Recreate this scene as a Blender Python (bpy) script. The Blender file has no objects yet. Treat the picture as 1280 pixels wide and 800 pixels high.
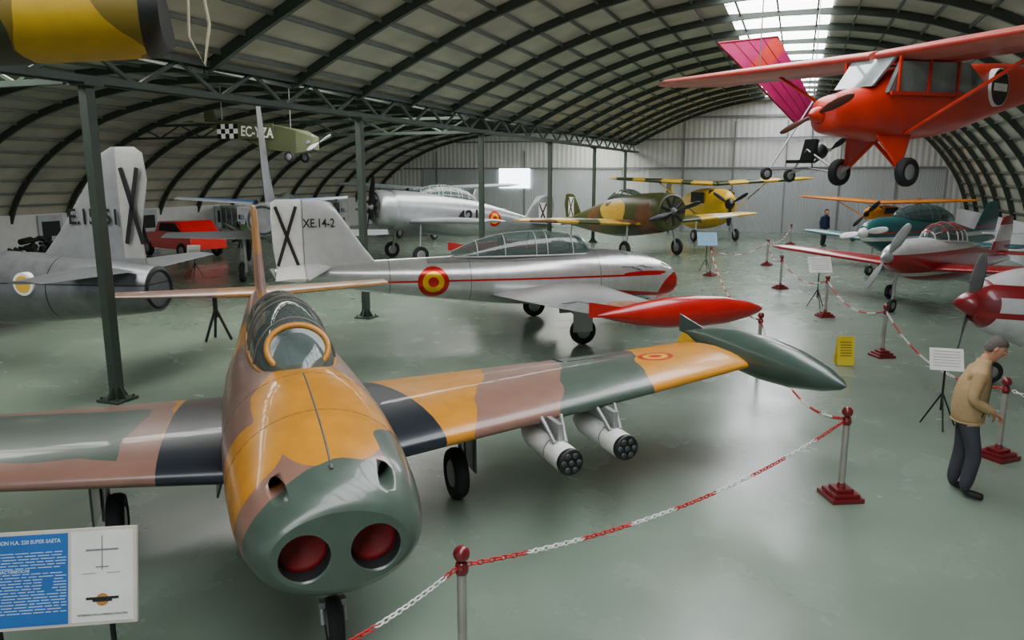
import bpy, bmesh, math, random
from mathutils import Vector, Matrix, Euler
random.seed(4)
scene=bpy.context.scene
COL=scene.collection
def lin(c):
    return tuple(((x/255)/12.92 if x/255<=0.04045 else ((x/255+0.055)/1.055)**2.4) for x in c)
# ---------------- materials ----------------
def base_mat(name):
    m=bpy.data.materials.new(name); m.use_nodes=True
    nt=m.node_tree; b=nt.nodes['Principled BSDF']
    return m,nt,b
def mat(name,c,rough=.5,metal=0.0,var=.12,scale=3.0,bump=0.0,coat=0.0):
    m,nt,b=base_mat(name); c=lin(c)
    b.inputs['Roughness'].default_value=rough; b.inputs['Metallic'].default_value=metal
    b.inputs['Coat Weight'].default_value=coat
    tc=nt.nodes.new('ShaderNodeTexCoord'); n=nt.nodes.new('ShaderNodeTexNoise')
    n.inputs['Scale'].default_value=scale; n.inputs['Detail'].default_value=5
    nt.links.new(tc.outputs['Object'],n.inputs['Vector'])
    r=nt.nodes.new('ShaderNodeValToRGB'); r.color_ramp.elements[0].position=.3; r.color_ramp.elements[1].position=.7
    r.color_ramp.elements[0].color=(*[x*(1-var) for x in c],1); r.color_ramp.elements[1].color=(*[min(1,x*(1+var)) for x in c],1)
    nt.links.new(n.outputs['Fac'],r.inputs['Fac']); nt.links.new(r.outputs['Color'],b.inputs['Base Color'])
    if bump:
        bn=nt.nodes.new('ShaderNodeBump'); bn.inputs['Strength'].default_value=bump; bn.inputs['Distance'].default_value=.02
        nt.links.new(n.outputs['Fac'],bn.inputs['Height']); nt.links.new(bn.outputs['Normal'],b.inputs['Normal'])
    return m
def emis(name,c,s):
    m,nt,b=base_mat(name); b.inputs['Base Color'].default_value=(*lin(c),1)
    b.inputs['Emission Color'].default_value=(*lin(c),1); b.inputs['Emission Strength'].default_value=s
    return m
def glass(name,tint=(190,206,202),alpha=.5,base=(105,118,115)):
    m=bpy.data.materials.new(name); m.use_nodes=True; nt=m.node_tree; nt.nodes.clear()
    o=nt.nodes.new('ShaderNodeOutputMaterial'); mx=nt.nodes.new('ShaderNodeMixShader')
    t=nt.nodes.new('ShaderNodeBsdfTransparent'); t.inputs[0].default_value=(*lin(tint),1)
    g=nt.nodes.new('ShaderNodeBsdfPrincipled'); g.inputs['Base Color'].default_value=(*lin(base),1); g.inputs['Roughness'].default_value=.06
    g.inputs['Specular IOR Level'].default_value=1.0
    mx.inputs[0].default_value=1-alpha
    nt.links.new(t.outputs[0],mx.inputs[1]); nt.links.new(g.outputs[0],mx.inputs[2]); nt.links.new(mx.outputs[0],o.inputs[0])
    return m
def patch_mat(name,base,patches,rough=.4,metal=0.0,warp=.25,wscale=1.3,coat=0.0,grime=.1):
    m,nt,b=base_mat(name); L=nt.links; N=nt.nodes
    b.inputs['Roughness'].default_value=rough; b.inputs['Metallic'].default_value=metal; b.inputs['Coat Weight'].default_value=coat
    tc=N.new('ShaderNodeTexCoord'); no=N.new('ShaderNodeTexNoise'); no.inputs['Scale'].default_value=wscale; no.inputs['Detail'].default_value=1.5
    L.new(tc.outputs['Object'],no.inputs['Vector'])
    sb=N.new('ShaderNodeVectorMath'); sb.operation='SUBTRACT'; sb.inputs[1].default_value=(.5,.5,.5); L.new(no.outputs['Color'],sb.inputs[0])
    sc=N.new('ShaderNodeVectorMath'); sc.operation='SCALE'; sc.inputs['Scale'].default_value=warp*4; L.new(sb.outputs[0],sc.inputs[0])
    ad=N.new('ShaderNodeVectorMath'); ad.operation='ADD'; L.new(tc.outputs['Object'],ad.inputs[0]); L.new(sc.outputs[0],ad.inputs[1])
    rgb=N.new('ShaderNodeRGB'); rgb.outputs[0].default_value=(*lin(base),1); cur=rgb.outputs[0]
    for p in patches:
        kind,cen,rad,colr=p[:4]; wp=p[4] if len(p)>4 else False; rot=p[5] if len(p)>5 else None
        s1=N.new('ShaderNodeVectorMath'); s1.operation='SUBTRACT'; s1.inputs[1].default_value=cen
        L.new((ad.outputs[0] if wp else tc.outputs['Object']),s1.inputs[0]); o=s1.outputs[0]
        if rot:
            vr=N.new('ShaderNodeVectorRotate'); vr.rotation_type='EULER_XYZ'; vr.inputs['Rotation'].default_value=rot; L.new(o,vr.inputs['Vector']); o=vr.outputs[0]
        s2=N.new('ShaderNodeVectorMath'); s2.operation='MULTIPLY'; s2.inputs[1].default_value=tuple(1/x for x in rad); L.new(o,s2.inputs[0])
        if kind=='e':
            ln=N.new('ShaderNodeVectorMath'); ln.operation='LENGTH'; L.new(s2.outputs[0],ln.inputs[0]); val=ln.outputs['Value']
        else:
            ab=N.new('ShaderNodeVectorMath'); ab.operation='ABSOLUTE'; L.new(s2.outputs[0],ab.inputs[0])
            sp=N.new('ShaderNodeSeparateXYZ'); L.new(ab.outputs[0],sp.inputs[0])
            m1=N.new('ShaderNodeMath'); m1.operation='MAXIMUM'; L.new(sp.outputs[0],m1.inputs[0]); L.new(sp.outputs[1],m1.inputs[1])
            m2=N.new('ShaderNodeMath'); m2.operation='MAXIMUM'; L.new(m1.outputs[0],m2.inputs[0]); L.new(sp.outputs[2],m2.inputs[1]); val=m2.outputs[0]
        lt=N.new('ShaderNodeMath'); lt.operation='LESS_THAN'; lt.inputs[1].default_value=1; L.new(val,lt.inputs[0])
        mx=N.new('ShaderNodeMix'); mx.data_type='RGBA'; L.new(lt.outputs[0],mx.inputs['Factor']); L.new(cur,mx.inputs['A']); mx.inputs['B'].default_value=(*lin(colr),1)
        cur=mx.outputs['Result']
    n2=N.new('ShaderNodeTexNoise'); n2.inputs['Scale'].default_value=5; n2.inputs['Detail'].default_value=6; L.new(tc.outputs['Object'],n2.inputs['Vector'])
    mr=N.new('ShaderNodeMapRange'); mr.inputs['From Min'].default_value=.3; mr.inputs['From Max'].default_value=.7; mr.inputs['To Min'].default_value=1-grime*1.6; mr.inputs['To Max'].default_value=1+grime*.4
    L.new(n2.outputs['Fac'],mr.inputs['Value'])
    vs=N.new('ShaderNodeVectorMath'); vs.operation='SCALE'; L.new(cur,vs.inputs[0]); L.new(mr.outputs[0],vs.inputs['Scale'])
    L.new(vs.outputs[0],b.inputs['Base Color'])
    return m
# ---------------- mesh accumulator ----------------
class M:
    def __init__(s): s.v=[];s.f=[];s.mi=[];s.sm=[]
    def add(s,vs,fs,m=0,sm=False):
        o=len(s.v); s.v+= [tuple(v) for v in vs]
        for f in fs: s.f.append(tuple(i+o for i in f)); s.mi.append(m); s.sm.append(sm)
    def box(s,c,d,m=0,R=None):
        c=Vector(c); vs=[]
        for x in(-.5,.5):
            for y in(-.5,.5):
                for z in(-.5,.5):
                    p=Vector((x*d[0],y*d[1],z*d[2]))
                    if R is not None: p=R@p
                    vs.append(c+p)
        s.add(vs,[(0,1,3,2),(4,6,7,5),(0,4,5,1),(2,3,7,6),(0,2,6,4),(1,5,7,3)],m)
    def beam(s,a,b,w,h,m=0):
        a=Vector(a);b=Vector(b);d=b-a;L=d.length
        if L<1e-6:return
        x=d/L; up=Vector((0,0,1)) if abs(x.z)<.95 else Vector((1,0,0))
        y=up.cross(x).normalized(); z=x.cross(y)
        R=Matrix((x,y,z)).transposed(); s.box((a+b)/2,(L,w,h),m,R)
    def loft(s,rings,m=0,sm=True,cap0=True,cap1=True,closed=True):
        n=len(rings[0]); vs=[p for r in rings for p in r]; fs=[]
        for i in range(len(rings)-1):
            for j in range(n if closed else n-1):
                k=(j+1)%n; fs.append((i*n+j,i*n+k,(i+1)*n+k,(i+1)*n+j))
        s.add(vs,fs,m,sm)
        if cap0: s.add(rings[0],[tuple(range(n))],m)
        if cap1: s.add(rings[-1],[tuple(range(n))],m)
    def path(s,pts,r,n=8,m=0,caps=True):
        pts=[Vector(p) for p in pts]; rings=[]; rr=r if isinstance(r,(list,tuple)) else [r]*len(pts)
        prev=None
        for i,p in enumerate(pts):
            t=(pts[min(i+1,len(pts)-1)]-pts[max(i-1,0)]).normalized()
            if prev is None:
                up=Vector((0,0,1)) if abs(t.z)<.9 else Vector((1,0,0)); a=up.cross(t).normalized()
            else:
                a=(prev-t*prev.dot(t)).normalized()
            prev=a; b=t.cross(a)
            rings.append([p+a*math.cos(2*math.pi*k/n)*rr[i]+b*math.sin(2*math.pi*k/n)*rr[i] for k in range(n)])
        s.loft(rings,m,True,caps,caps)
    def tube(s,a,b,r,r2=None,n=10,m=0): s.path([a,b],[r,r if r2 is None else r2],n,m)
    def rev(s,o,ax,prof,n=20,m=0,sm=True,caps=True):
        o=Vector(o);ax=Vector(ax).normalized(); up=Vector((0,0,1)) if abs(ax.z)<.9 else Vector((1,0,0)); a=up.cross(ax).normalized(); b=ax.cross(a)
        rings=[[o+ax*t+(a*math.cos(2*math.pi*k/n)+b*math.sin(2*math.pi*k/n))*max(r,1e-4) for k in range(n)] for t,r in prof]
        s.loft(rings,m,sm,caps,caps)
    def sphere(s,c,r,m=0,n=12):
        r=r if isinstance(r,(tuple,list)) else (r,r,r); c=Vector(c)
        rings=[]
        for i in range(n+1):
            t=math.pi*i/n; t=min(max(t,.02),math.pi-.02)
            rings.append([c+Vector((r[0]*math.sin(t)*math.cos(2*math.pi*k/(n+4)),r[1]*math.sin(t)*math.sin(2*math.pi*k/(n+4)),r[2]*math.cos(t))) for k in range(n+4)])
        s.loft(rings,m,True)
    def wheel(s,c,r,w,mt=0,mh=1,ax=(0,1,0)):
        s.rev(c,ax,[(-w*.35,r*.55),(-w*.5,r*.72),(-w*.45,r*.92),(-w*.2,r),(w*.2,r),(w*.45,r*.92),(w*.5,r*.72),(w*.35,r*.55)],22,mt)
        s.rev(c,ax,[(-w*.45,r*.2),(-w*.42,r*.5),(-w*.3,r*.58),(w*.3,r*.58),(w*.42,r*.5),(w*.45,r*.2)],16,mh)
    def poly(s,pts,m=0): s.add(pts,[tuple(range(len(pts)))],m)
    def prism(s,pts,d,m=0):
        pts=[Vector(p) for p in pts]; s.loft([pts,[p+Vector(d) for p in pts]],m,False)
    def obj(s,name,mats,parent=None,loc=(0,0,0),rot=(0,0,0),bevel=0,recalc=True):
        me=bpy.data.meshes.new(name); me.from_pydata(s.v,[],s.f)
        for k in (mats if isinstance(mats,(list,tuple)) else [mats]): me.materials.append(k)
        me.polygons.foreach_set('material_index',s.mi); me.polygons.foreach_set('use_smooth',s.sm)
        if recalc:
            bm=bmesh.new(); bm.from_mesh(me); bmesh.ops.recalc_face_normals(bm,faces=bm.faces); bm.to_mesh(me); bm.free()
        me.update()
        o=bpy.data.objects.new(name,me); COL.objects.link(o); o.location=loc; o.rotation_euler=rot
        if parent: o.parent=parent
        if bevel:
            b=o.modifiers.new('bev','BEVEL'); b.width=bevel; b.segments=2; b.limit_method='ANGLE'
        return o
def empty(name,loc=(0,0,0),rz=0.0):
    o=bpy.data.objects.new(name,None); COL.objects.link(o); o.location=loc; o.rotation_euler=(0,0,rz); o.empty_display_size=.3; return o
def text(parent,name,body,size,loc,rot,m,ext=.002,align='CENTER',sx=1.0,bold=0.0):
    cu=bpy.data.curves.new(name,'FONT'); cu.body=body; cu.size=size; cu.extrude=ext; cu.align_x=align; cu.align_y='CENTER'; cu.offset=bold
    t=bpy.data.objects.new(name,cu); COL.objects.link(t)
    dg=bpy.context.evaluated_depsgraph_get(); me=bpy.data.meshes.new_from_object(t.evaluated_get(dg)); bpy.data.objects.remove(t)
    me.materials.clear(); me.materials.append(m)
    o=bpy.data.objects.new(name,me); COL.objects.link(o); o.location=loc; o.rotation_euler=rot; o.scale=(sx,1,1)
    if parent: o.parent=parent
    return o
def cat(st,n):
    out=[]; K=len(st)
    for i in range(K-1):
        p0=st[max(i-1,0)];p1=st[i];p2=st[i+1];p3=st[min(i+2,K-1)]
        for j in range(n):
            t=j/n; row=[]
            for a,b,c,d in zip(p0,p1,p2,p3):
                m1=(c-a)/2; m2=(d-b)/2
                row.append((2*t**3-3*t*t+1)*b+(t**3-2*t*t+t)*m1+(-2*t**3+3*t*t)*c+(t**3-t*t)*m2)
            out.append(row)
    out.append(list(st[-1])); return out
def ring(s,z,a,b,n=36,e=2.0):
    r=[]
    for k in range(n):
        t=2*math.pi*k/n; c,si=math.cos(t),math.sin(t)
        r.append((-s,a*math.copysign(abs(c)**(2/e),c),z+b*math.copysign(abs(si)**(2/e),si)))
    return r
def fus(mm,st,m=0,sub=5,n=36,e=2.0):
    mm.loft([ring(*[max(x,1e-3) if i>1 else x for i,x in enumerate(r[:4])],n,e) for r in cat(st,sub)],m)
def foil(ch,t,n=12):
    up=[];lo=[]
    for i in range(n+1):
        x=(1-math.cos(math.pi*i/n))/2
        y=5*t*(.2969*math.sqrt(x)-.126*x-.3516*x*x+.2843*x**3-.1036*x**4)
        cm=.018*4*x*(1-x)
        up.append((x*ch,(y+cm)*ch)); lo.append((x*ch,(-y+cm)*ch))
    return up[::-1]+lo[1:-1]
def surf(mm,secs,m=0,vertical=False):
    rings=[]
    for sp,sl,ch,ot,t in secs:
        if vertical: rings.append([(-sl-x,ot+y-.014*ch,sp) for x,y in foil(ch,t)])
        else: rings.append([(-sl-x,sp,ot+y) for x,y in foil(ch,t)])
    mm.loft(rings,m)
def prop(mm,c,R,nb,a0=0.0,m=0,w=.13):
    c=Vector(c)
    for b in range(nb):
        A=a0+2*math.pi*b/nb; rad=Vector((0,math.cos(A),math.sin(A))); tan=Vector((0,-math.sin(A),math.cos(A))); rings=[]
        for f,cw,tw in((.06,.35,60),(.2,.55,50),(.4,1,38),(.65,1,26),(.85,.85,20),(.97,.55,17),(1,.2,16)):
            t=math.radians(tw); u=tan*math.cos(t)+Vector((1,0,0))*math.sin(t); v=rad.cross(u)
            rings.append([c+rad*R*f+u*w*cw*math.cos(k*math.pi/4)+v*.018*math.sin(k*math.pi/4) for k in range(8)])
        mm.loft(rings,m)
# ---------------- palette ----------------
RUB=mat('tyre_rubber',(28,28,30),.8); HUB=mat('wheel_hub_grey',(150,152,150),.4,.4); STEEL=mat('gear_steel',(165,168,168),.35,.7)
BLACK=mat('black_paint',(16,16,18),.45); WHITE=mat('white_paint',(225,225,220),.45); GREEN=mat('steel_green_paint',(50,64,54),.5,0,.15)
RED=mat('red_gloss',(176,16,14),.28,0,.08,coat=.4); DARK=mat('dark_interior',(20,22,24),.7); GLASS=glass('canopy_glass')
SILV=mat('aluminium',(172,174,174),.34,.55,.06); GREY=mat('grey_paint',(120,122,124),.45)
OCH=(206,138,34); MAU=(142,106,92); GRN=(74,90,80); SLT=(32,38,48)
# ---------------- hangar ----------------
TH=math.radians(20.4); ca,sa=math.cos(TH),math.sin(TH); HO=Vector((-6.2,11.5,0)); HR=(0,0,-TH)
def H(w,l,z=0): return (HO.x+w*ca+l*sa, HO.y-w*sa+l*ca, z)
L0,L1=-22.0,40.5
PR=[(0,5.4),(1.5,6.15),(3.5,7.0),(6,7.7),(9,8.0),(12,7.75),(14.5,6.9),(16.5,5.4),(17.9,3.6),(18.6,1.9),(18.9,0)]
PL=[(0,5.4),(-3,6.0),(-6.5,6.3),(-10,6.15),(-13.5,5.5),(-16.3,4.3),(-18.2,2.8),(-19,1.4),(-19.3,0)]
PRs=cat(PR,3); PLs=cat(PL,3)
floor_m,nt,b=base_mat('floor_green_concrete')
tc=nt.nodes.new('ShaderNodeTexCoord')
def nz(sc,det,dist=0):
    n=nt.nodes.new('ShaderNodeTexNoise'); n.inputs['Scale'].default_value=sc; n.inputs['Detail'].default_value=det; n.inputs['Distortion'].default_value=dist; nt.links.new(tc.outputs['Object'],n.inputs['Vector']); return n
n1=nz(.3,5,.3); n2=nz(1.1,7,.4)
r=nt.nodes.new('ShaderNodeValToRGB'); r.color_ramp.elements[0].position=.3; r.color_ramp.elements[1].position=.7
r.color_ramp.elements[0].color=(*lin((100,116,102)),1); r.color_ramp.elements[1].color=(*lin((124,140,124)),1)
mxx=nt.nodes.new('ShaderNodeMix'); mxx.data_type='FLOAT'; mxx.inputs['Factor'].default_value=.35
nt.links.new(n1.outputs['Fac'],mxx.inputs['A']); nt.links.new(n2.outputs['Fac'],mxx.inputs['B'])
nt.links.new(mxx.outputs['Result'],r.inputs['Fac']); nt.links.new(r.outputs['Color'],b.inputs['Base Color'])
mr=nt.nodes.new('ShaderNodeMapRange'); mr.inputs['To Min'].default_value=.14; mr.inputs['To Max'].default_value=.36
nt.links.new(n2.outputs['Fac'],mr.inputs['Value']); nt.links.new(mr.outputs[0],b.inputs['Roughness'])
m=M(); m.box((0,9,-.1),(39.4,64,.2)); m.obj('floor',floor_m,loc=HO,rot=HR)
roof_m=mat('roof_panel_grey',(172,171,156),.6,0,.2,.9)
m=M(); 
for pr in(PRs,PLs):
    m.loft([[(w,L0,z) for w,z in pr],[(w,L1,z) for w,z in pr]],0,True,False,False,False)
m.obj('ceiling',roof_m,loc=HO,rot=HR)
m=M()
base=[i*2.483 for i in range(-8,17)]
for l in base:
    for pr in(PRs,PLs):
        for i in range(len(pr)-1):
            (w0,z0),(w1,z1)=pr[i][:2],pr[i+1][:2]
            m.beam((w0*.995,l,z0-.1),(w1*.995,l,z1-.1),.1,.2)
m.obj('roof_rib',mat('rib_dark_green',(48,58,48),.5),loc=HO,rot=HR)
m=M()
for pr in(PRs,PLs):
    for i in range(1,len(pr)-1):
        w,z=pr[i][:2]; m.beam((w*.997,L0,z-.05),(w*.997,L1,z-.05),.05,.08)
m.obj('roof_purlin',mat('purlin_grey_green',(80,88,78),.5),loc=HO,rot=HR)
SKY=emis('skylight_daylight',(244,246,250),11.0)
m=M()
for i in range(-8,16):
    l=i*2.483
    for k in range(2):
        a=l+.12+k*1.2; bb=a+1.05
        m.box(((9.0),(a+bb)/2,7.93),(2.7,bb-a,.03))
m.obj('left_bay_fill_panel',SKY,loc=HO,rot=HR)
LFILL=emis('added_glow_left_bay',(248,246,240),10.5)  # added glowing panels, hidden behind the truss, to brighten the left bay
m=M()
for i in range(-2,16):
    l=i*2.483; m.box((-2.1,l+1.24,5.74),(2.6,2.2,.03),0,Euler((0,.19,0)).to_matrix())
m.obj('left_bay_fill_panel',LFILL,loc=HO,rot=HR)
for k in range(-1,6):
    m=M(); l=k*7.45
    m.box((0,0,2.4),(.15,.15,4.78)); m.box((0,0,.02),(.42,.42,.04)); m.box((0,0,4.77),(.34,.34,.04))
    for x in(-1,1):
        m.prism([(x*.075,-.01,.04),(x*.2,-.01,.04),(x*.075,-.01,.24)],(0,.02,0))
        m.prism([(-.01,x*.075,.04),(-.01,x*.2,.04),(-.01,x*.075,.24)],(.02,0,0))
        for y in(-1,1): m.tube((x*.16,y*.16,.04),(x*.16,y*.16,.08),.018,n=6)
    m.obj('steel_column',GREEN,loc=H(0,l),rot=HR)
m=M()
for dx in(-.12,.12):
    m.box((dx,(L0+L1)/2,4.84),(.08,L1-L0,.1)); m.box((dx,(L0+L1)/2,5.36),(.08,L1-L0,.1))
n=int((L1-L0)/.931)
for i in range(n):
    a=-22.35+.931*i
    if a<L0: continue
    z0,z1=(4.84,5.36) if i%2 else(5.36,4.84)
    m.beam((0,a,z0),(0,min(a+.931,L1),z1),.06,.06)
m.obj('roof_truss',GREEN,loc=HO,rot=HR)
for lk in (0,14.9):
    m=M()
    m.box((-8.7,lk,4.84),(16.6,.09,.09)); m.box((-7.3,lk,5.3),(13.8,.09,.09))
    for i in range(14):
        z0,z1=(4.84,5.3) if i%2 else(5.3,4.84)
        m.beam((-.4-i,lk,z0),(-i-1.4,lk,z1),.05,.05)
    m.obj('cross_truss',GREEN,loc=HO,rot=HR)
def corr(name,c,sc,rough=.5):
    mm_,nt,b=base_mat(name); b.inputs['Roughness'].default_value=rough
    tc=nt.nodes.new('ShaderNodeTexCoord'); wv=nt.nodes.new('ShaderNodeTexWave'); wv.wave_type='BANDS'; wv.bands_direction='X'; wv.inputs['Scale'].default_value=sc
    nt.links.new(tc.outputs['Object'],wv.inputs['Vector']); bn=nt.nodes.new('ShaderNodeBump'); bn.inputs['Distance'].default_value=.04; bn.inputs['Strength'].default_value=.6
    nt.links.new(wv.outputs['Fac'],bn.inputs['Height']); nt.links.new(bn.outputs['Normal'],b.inputs['Normal'])
    no=nt.nodes.new('ShaderNodeTexNoise'); no.inputs['Scale'].default_value=.6; nt.links.new(tc.outputs['Object'],no.inputs['Vector'])
    r=nt.nodes.new('ShaderNodeValToRGB'); c=lin(c); r.color_ramp.elements[0].color=(*[x*.75 for x in c],1); r.color_ramp.elements[1].color=(*[min(1,x*1.15) for x in c],1)
    nt.links.new(no.outputs['Fac'],r.inputs['Fac']); nt.links.new(r.outputs['Color'],b.inputs['Base Color']); return mm_
WALLU=corr('wall_panel_light',(206,208,205),1.0); WALLC=corr('wall_corrugated',(176,182,184),3.0)
m=M(); m.poly([(w,L1,z) for w,z,*_ in PRs]+[(0,L1,0)],0); m.poly([(w,L1,z) for w,z,*_ in PLs]+[(0,L1,0)],0)
m.box((9.2,L1-.08,1.9),(16.6,.1,3.8),1); m.box((-8.0,L1-.08,1.9),(14.2,.1,3.8),1)
m.obj('wall_back',[WALLU,WALLC],loc=HO,rot=HR,recalc=False)
m=M()
for z in(3.85,5.6,6.9):
    hw={3.85:(-16.6,17.4),5.6:(-12.5,16.0),6.9:(3.4,14.2)}[z]
    m.box(((hw[0]+hw[1])/2,L1-.18,z),(hw[1]-hw[0],.08,.1))
for w in(-14,-7.5,3,6,9,12,15): 
    ztop=5.0 if w<0 else 6.6
    if w in(15,):ztop=6.3
    m.box((w,L1-.16,ztop/2),(.09,.08,ztop))
m.obj('trim_back_girts',GREY,loc=HO,rot=HR)
m=M(); m.box((-8.2,L1-.2,3.2),(2.2,.04,1.3)); m.obj('window_back',emis('window_daylight',(240,246,255),7.0),loc=HO,rot=HR)
WHW=mat('white_wall_paint',(205,207,208),.6,0,.06)
m=M(); m.box((-18.75,(L0+L1)/2,.95),(.12,L1-L0-.3,1.9)); m.obj('wall_left',WHW,loc=HO,rot=HR)
m=M(); m.box((18.25,(L0+L1)/2,.8),(.12,L1-L0-.3,1.6)); m.obj('wall_right',WHW,loc=HO,rot=HR)
for i in range(6):
    m=M(); m.box((0,0,.95),(.06,1.1,1.8),0); m.box((.035,0,1.3),(.02,.8,.6),1)
    m.obj('door_%d'%(i+1),[mat('door_grey',(165,172,178),.5),DARK],loc=H(-18.64,9+i*5),rot=HR)

# ---------------- jet trainer (twin intake nose) ----------------
HS=[(0,1.05,.46,.27),(.05,1.05,.53,.33),(.2,1.06,.60,.42),(.55,1.1,.665,.52),(1.2,1.15,.70,.60),(2.0,1.19,.70,.63),(3.5,1.22,.65,.60),(5.0,1.26,.50,.50),(7.0,1.37,.30,.34),(8.5,1.47,.13,.18),(8.9,1.5,.05,.07)]
def boolean_cut(o,cut):
    md=o.modifiers.new('c','BOOLEAN'); md.operation='DIFFERENCE'; md.solver='EXACT'; md.object=cut
    dg=bpy.context.evaluated_depsgraph_get(); dg.update(); me=bpy.data.meshes.new_from_object(o.evaluated_get(dg))
    o.modifiers.clear(); o.data=me; bpy.data.objects.remove(cut)
CANF=mat('canopy_frame_grey',(96,92,84),.45)
def jet_trainer(name,loc,hd,FM,WM,TM,TANK,FRAME,camo):
    E=empty(name,loc,math.atan2(hd[1],hd[0]))
    m=M(); fus(m,HS,0,6,48); f=m.obj('fuselage',FM,None)
    c=M()
    for y in(-1,1):
        c.rev((.3,y*.235,1.03),(-1,0,0),[(0,.175),(.95,.165)],28)
        c.rev((.3,y*.36,1.42),(-1,0,0),[(0,.058),(1.15,.058)],20)
    boolean_cut(f,c.obj('cut',DARK)); f.parent=E
    m=M()
    for y in(-1,1):
        m.rev((-.03,y*.235,1.03),(-1,0,0),[(0,.172),(.02,.166),(.5,.15),(.5,.001)],28,0,caps=False)
        m.rev((-.14,y*.235,1.03),(-1,0,0),[(.07,.001),(.05,.06),(.02,.13),(.0,.162),(.06,.163)],28,1,caps=False)
        m.rev((-.56,y*.36,1.42),(-1,0,0),[(0,.056),(.2,.05),(.2,.001)],16,0,caps=False)
    m.obj('intake_ducts',[DARK,mat('intake_cover_red',(118,10,14),.6,0,.25,6) if camo else RED],E)
    pts=[(-r[0],0,r[1]+r[3]-.002) for r in cat(HS,6) if .3<r[0]<2.0]
    m=M(); m.path(pts,.009,6); 
    m.rev((-.3,0,1.535),(1,0,-.5),[(0,.02),(.03,.012)],8)
    m.obj('spine_strip',mat('seam_grey',(88,90,84),.5) ,E)
    m=M()
    for s in(1.0,1.85):
        row=min(cat(HS,12),key=lambda q:abs(q[0]-s))
        m.path([(-row[0],(row[2]-.0005)*math.cos(math.pi*k/24-.3*1),row[1]+(row[3]-.0005)*math.sin(math.pi*k/24-.3)) for k in range(31)],.0025,4)
    m.obj('panel_seams',mat('seam_dark',(60,58,52),.6),E)
    m=M()
    for y in(-1,1):
        surf(m,[(y*.2,1.75,2.75,.93,.13),(y*.75,1.82,2.6,.95,.13),(y*2.2,2.0,2.2,1.04,.125),(y*3.8,2.2,1.75,1.15,.12),(y*5.2,2.38,1.4,1.26,.11)])
    m.obj('wing',WM,E)
    m=M()
    for y in(-1,1):
        m.tube((-3.55,y*3.35,1.205),(-3.4,y*5.15,1.30),.006,n=5)
        m.beam((-3.55,y*3.3,1.2),(-3.88,y*3.3,1.17),.012,.012)
    m.obj('aileron_seams',BLACK,E)
    for y,nm in((1,'tip_tank_left'),(-1,'tip_tank_right')):
        m=M(); m.rev((-1.12,y*5.42,1.31),(-1,0,.01),[(0,.005),(.08,.06),(.3,.135),(.75,.225),(1.25,.26),(1.8,.245),(2.3,.17),(2.7,.08),(2.95,.01)],26)
        m.prism([(-3.3,y*5.42-.01,1.4),(-4.2,y*5.42-.01,1.56),(-4.2,y*5.42-.01,1.32),(-3.6,y*5.42-.01,1.28)],(0,.02,0))
        m.obj(nm,TANK,E)
    m=M(); surf(m,[(1.55,6.75,2.1,0,.07),(2.0,7.1,1.8,0,.07),(2.6,7.5,1.42,0,.07),(2.92,7.72,1.18,0,.07),(2.99,7.95,.85,0,.05)],0,True); 
    surf(m,[(1.4,7.9,1.0,0,.1),(1.6,7.75,1.25,0,.08)],0,True)
    m.obj('fin_and_rudder',TM,E)
    m=M(); surf(m,[(-2.15,8.25,.6,1.62,.08),(-.05,7.75,1.1,1.6,.1),(.05,7.75,1.1,1.6,.1),(2.15,8.25,.6,1.62,.08)]); m.obj('tailplane',WM if camo else TM,E)
    CS=[(1.95,1.72,.12,.08),(2.1,1.72,.26,.22),(2.4,1.72,.35,.40),(2.8,1.72,.385,.50),(3.4,1.72,.385,.53),(4.1,1.72,.36,.48),(4.7,1.72,.28,.34),(5.2,1.72,.15,.14)]
    m=M(); rs=cat(CS,5)
    rings=[[(-s,a*math.cos(math.pi*k/20),z+b*math.sin(math.pi*k/20)) for k in range(21)] for s,z,a,b in rs]
    m.loft(rings,0,True,False,False,False); m.obj('canopy_glass',GLASS,E)
    def arc(s,rr=.016,sc=1.005,mi=0):
        row=min(rs,key=lambda q:abs(q[0]-s)); s_,z,a,b=row
        m.path([(-s_,a*sc*math.cos(math.pi*k/20),z+b*sc*math.sin(math.pi*k/20)) for k in range(21)],rr,6,mi)
    m=M()
    arc(2.55,.014,1.005,1)
    for s in(3.15,3.35,4.1,4.7): arc(s,.012,1.003,1)
    for y in(-1,1):
        m.path([(-s,y*a*1.0,z+.02) for s,z,a,b in rs[3:]],.022,6)
    m.path([(-s,0,z+b+.002) for s,z,a,b in rs if s>3.3],.009,6,1)
    m.obj('canopy_frame',[FRAME,CANF if camo else SILV],E)
    m=M(); cc=Vector((-2.21,0,1.95)); u=Vector((0,1,0)); nn=Vector((.80,0,.6)).normalized(); v=nn.cross(u)
    pts=[cc+u*.27*math.cos(2*math.pi*k/28)+v*.235*math.sin(2*math.pi*k/28) for k in range(29)]
    m.path(pts,.028,8,0); m.add([p-nn*.004 for p in pts[:-1]],[tuple(range(28))],1)
    m.obj('windscreen',[FRAME,glass('windscreen_glass',(180,215,205),.45,(70,92,86))],E)
    m=M(); m.sphere((-3.3,0,1.79),(1.15,.31,.09),0,14)
    for s in(3.0,4.0):
        m.box((-s-.1,0,1.92),(.1,.3,.42),1); m.box((-s-.06,0,2.08),(.1,.2,.14),2)
    m.box((-2.5,0,1.86),(.15,.4,.16),0); m.box((-2.58,0,1.9),(.02,.3,.1),3)
    m.obj('cockpit_interior',[DARK,mat('seat_grey',(70,78,76),.7),mat('headrest_red',(120,50,40),.7),mat('instrument_panel',(120,150,150),.4)],E)
    m=M()
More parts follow.
